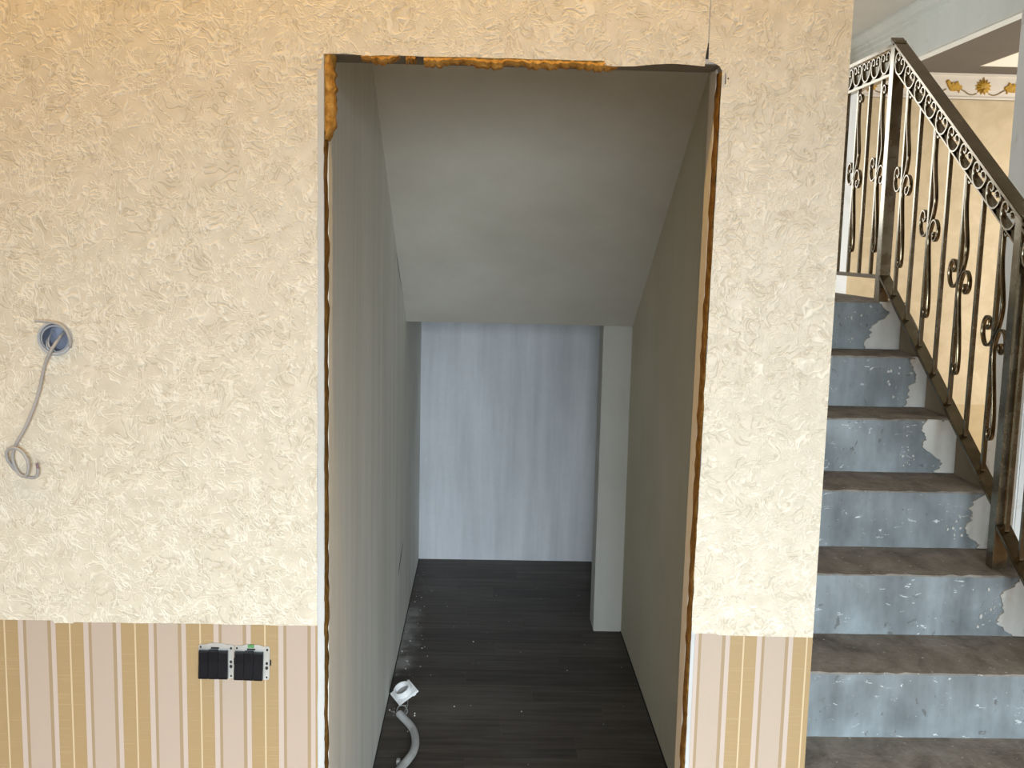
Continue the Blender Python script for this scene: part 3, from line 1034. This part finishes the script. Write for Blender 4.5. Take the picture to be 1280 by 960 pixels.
# ------------------------------------------------------------------ two triple switches without cover frames
def switch(cx, czz, label, green, tiltdeg, rk):
    s = empty('light_switch', (cx, -.001, czz), label, 'light switch', 'switches on the striped dado')
    s.rotation_euler = (0, R(tiltdeg), 0)
    hw = .0345
    # stamped plate with clipped corners and a bulging upper rim
    pl = [(-hw, -hw + .003), (-hw + .003, -hw), (hw - .003, -hw), (hw, -hw + .003), (hw, .018), (hw, hw - .003), (hw - .003, hw), (.020, hw), (.012, hw + .003), (-.012, hw + .003), (-.020, hw), (-hw + .003, hw), (-hw, hw - .003)]
    plate = obj('mounting_plate', prism_y(pl, -.0030, 0), M_ZINC, s, bevel=.0005)
    for hx, hzz, hr in ((.0295, .028, .0022), (.0292, .000, .0026), (.0292, -.0095, .0030), (.0295, -.029, .0018), (-.0300, .0295, .0018)):
        obj('plate_hole', prism_y([(hx + hr * math.cos(a * .628), hzz + hr * 1.25 * math.sin(a * .628)) for a in range(10)], -.0034, -.0028), M_HOLE, plate)
    obj('latch_slot', prism_y([(-.010, .0262), (.006, .0262), (.006, .0298), (-.010, .0298)], -.0036, -.0028), M_HOLE, plate)
    obj('mounting_claw', prism_y([(hw - .001, -.006), (hw + .003, -.004), (hw + .003, .006), (hw - .001, .008)], -.0020, -.0004), M_HOLE, plate)
    if green:
        obj('release_clip', box(-.0085, .0040, -.0050, .0, .0315, .0375), M_GREEN, s, bevel=.0006)
    x0, x1 = rk
    n = 3
    wk = (x1 - x0) / n
    for i in range(n):
        a, b = x0 + wk * i + .0003, x0 + wk * (i + 1) - .0003
        top = .0255 - (.0015 if i != 1 else 0)
        prof_ = [(-.001, -.0330), (-.0125, -.0330), (-.0135, -.030), (-.0100, .000), (-.0095, top - .003), (-.0085, top), (-.001, top)]
        obj('rocker', prism_x([(yy, zz) for yy, zz in prof_], a, b), M_BLACK, s, bevel=.0006)
    return s


switch(-.5205, .8295, 'black triple light switch on bare metal plate, the one without a green clip', False, .6, (-.0330, .0245))
switch(-.4500, .8275, 'black triple light switch on bare metal plate with a green clip on top', True, 1.4, (-.0335, .0230))

# ------------------------------------------------------------------ things on the cupboard floor
fx = empty('ceiling_lamp_socket', (-.272, 1.630, 0), 'white plastic square plate with a round ring lying tilted on the dark floor', 'electrical fitting')
T = Matrix.Translation((0, 0, .034)) @ Matrix.Rotation(R(28), 4, 'Z') @ Matrix.Rotation(R(6), 4, 'X') @ Matrix.Rotation(R(-30), 4, 'Y')
pp = [(-.042, -.042), (.042, -.042), (.042, .042), (-.042, .042)]
obj('plate', xf(box(-.042, .042, -.042, .042, -.004, .004), T), M_PLASTIC, fx, bevel=.0012)
ring = obj('ring', xf(lathe([(.027, .003), (.0265, .024), (.0310, .025), (.0325, .023), (.033, .003)], 32), T), M_PLASTIC, fx, smooth=True)
obj('ring_floor', xf(lathe([(0, .0045), (.0268, .0055)], 32), T), M_CONDUIT, ring, smooth=True)
obj('terminal_block', xf(box(-.014, .014, -.020, .006, -.018, -.004), T), M_PLASTIC, fx, bevel=.001)
obj('clip', xf(box(.018, .030, -.034, -.026, -.014, -.003), T), M_PLASTIC, fx, bevel=.0008)

cd = empty('corrugated_conduit', (-.25, 1.40, 0), 'grey corrugated plastic conduit with bare wires curling across the dark floor', 'conduit')
co = Vector(cd.location)
path = [(-.277, 1.487, .020), (-.262, 1.462, .017), (-.240, 1.425, .0145), (-.222, 1.380, .014), (-.211, 1.325, .014), (-.207, 1.27, .014), (-.212, 1.215, .014), (-.226, 1.165, .014), (-.243, 1.115, .014), (-.258, 1.04, .014), (-.262, .92, .014), (-.25, .78, .014)]
CP = catmull(path, 30)


def ribbed():
    V, F = [], []
    n = 12
    prev = None
    N = len(CP)
    for i, p in enumerate(CP):
        t = (CP[min(i + 1, N - 1)] - CP[max(i - 1, 0)]).normalized()
        a = Vector((0, 0, 1))
        u_ = (a - t * a.dot(t)).normalized()
        b = t.cross(u_)
        r_ = .0133 if i % 4 in (0, 1) else .0118
        for k in range(n):
            an = 2 * math.pi * k / n
            V.append(p + (u_ * math.cos(an) + b * math.sin(an)) * r_)
    for i in range(N - 1):
        for k in range(n):
            F.append((i * n + k, i * n + (k + 1) % n, (i + 1) * n + (k + 1) % n, (i + 1) * n + k))
    return V, F


obj('corrugated_tube', local(ribbed(), co), M_CONDUIT, cd, smooth=True)
obj('wire', local(tube([(-.277, 1.480, .020), (-.288, 1.500, .022), (-.282, 1.525, .030), (-.262, 1.520, .034), (-.250, 1.497, .026), (-.255, 1.478, .020)], .0020, 6, 6), co), M_CONDUIT, cd, smooth=True)
obj('wire', local(tube([(-.275, 1.480, .022), (-.292, 1.500, .016), (-.310, 1.528, .010)], .0014, 6, 4), co), M_CONDUIT, cd, smooth=True)
obj('wire', local(tube([(-.262, 1.488, .024), (-.252, 1.530, .030), (-.256, 1.575, .030)], .0012, 6, 4), co), M_CONDUIT, cd, smooth=True)
obj('clip', local(box(-.259, -.247, 1.150, 1.168, .004, .022), co), M_CONDUIT, cd, bevel=.001)

# plaster crumbs swept along the boards
rr = random.Random(21)
cr = []
for q in range(95):
    if q < 62:
        px_, py_ = CX0 + .012 + abs(rr.gauss(0, .06)), rr.uniform(1.5, 3.2)
    else:
        px_, py_ = rr.uniform(CX0 + .02, CX1 - .02), rr.uniform(1.0, 3.3)
        if px_ > .47 and py_ > 2.3:
            px_ -= .2
    s_ = rr.choice((.0008, .0009, .0011, .0014, .0022))
    v, f = box(-s_, s_, -s_ * .8, s_ * .8, 0, s_ * 1.2)
    Mx = Matrix.Translation((px_, py_, 0)) @ Matrix.Rotation(rr.uniform(0, 3), 4, 'Z')
    v = [Mx @ (Vector(a) * rr.uniform(.75, 1.15)) for a in v]
    cr.append((v, f))
cro = obj('plaster_crumbs', join(*cr), M_CRUMB)
cro['kind'] = 'stuff'
tag(cro, 'white plaster crumbs scattered over the dark cupboard floor', 'debris')

# ------------------------------------------------------------------ labels of the setting
for nm, lb, ct in (
        ('wall_front', 'wall with embossed cream wallpaper over a striped dado, cut open by a doorless opening', 'wall'),
        ('floor', 'dark laminate boards on the floor of the cupboard under the stairs', 'floor'),
        ('wall_cupboard_left', 'grey streaky filled wall on the left inside the cupboard', 'wall'),
        ('wall_cupboard_right', 'olive-brown bare wall on the right inside the cupboard', 'wall'),
        ('wall_cupboard_back', 'pale bluish filled wall at the very back of the cupboard', 'wall'),
        ('wall_cupboard_post', 'narrow off-white plastered post standing before the back of the cupboard', 'post'),
        ('ceiling_cupboard', 'grey sloping underside of the stairs over the cupboard', 'ceiling'),
        ('wall_hall', 'beige papered hall wall seen through the railing', 'wall'),
        ('ceiling_hall', 'taupe hall ceiling with a paler recessed tray', 'ceiling'),
        ('beam', 'white painted ceiling beam running above the railing', 'beam'),
        ('trim_1', 'stepped white crown moulding along the top of the ceiling beam', 'moulding'),
        ('trim_2', 'slim white bead along the bottom edge of the ceiling beam', 'moulding'),
        ('trim_3', 'cream frieze with gold rosettes and garlands under the hall ceiling', 'frieze'),
        ('column', 'greyish white column under the ceiling beam behind the railing', 'column'),
        ('pilaster', 'greyish white pilaster against the beige hall wall', 'pilaster')):
    bpy.data.objects[nm]['label'] = lb
    bpy.data.objects[nm]['category'] = ct
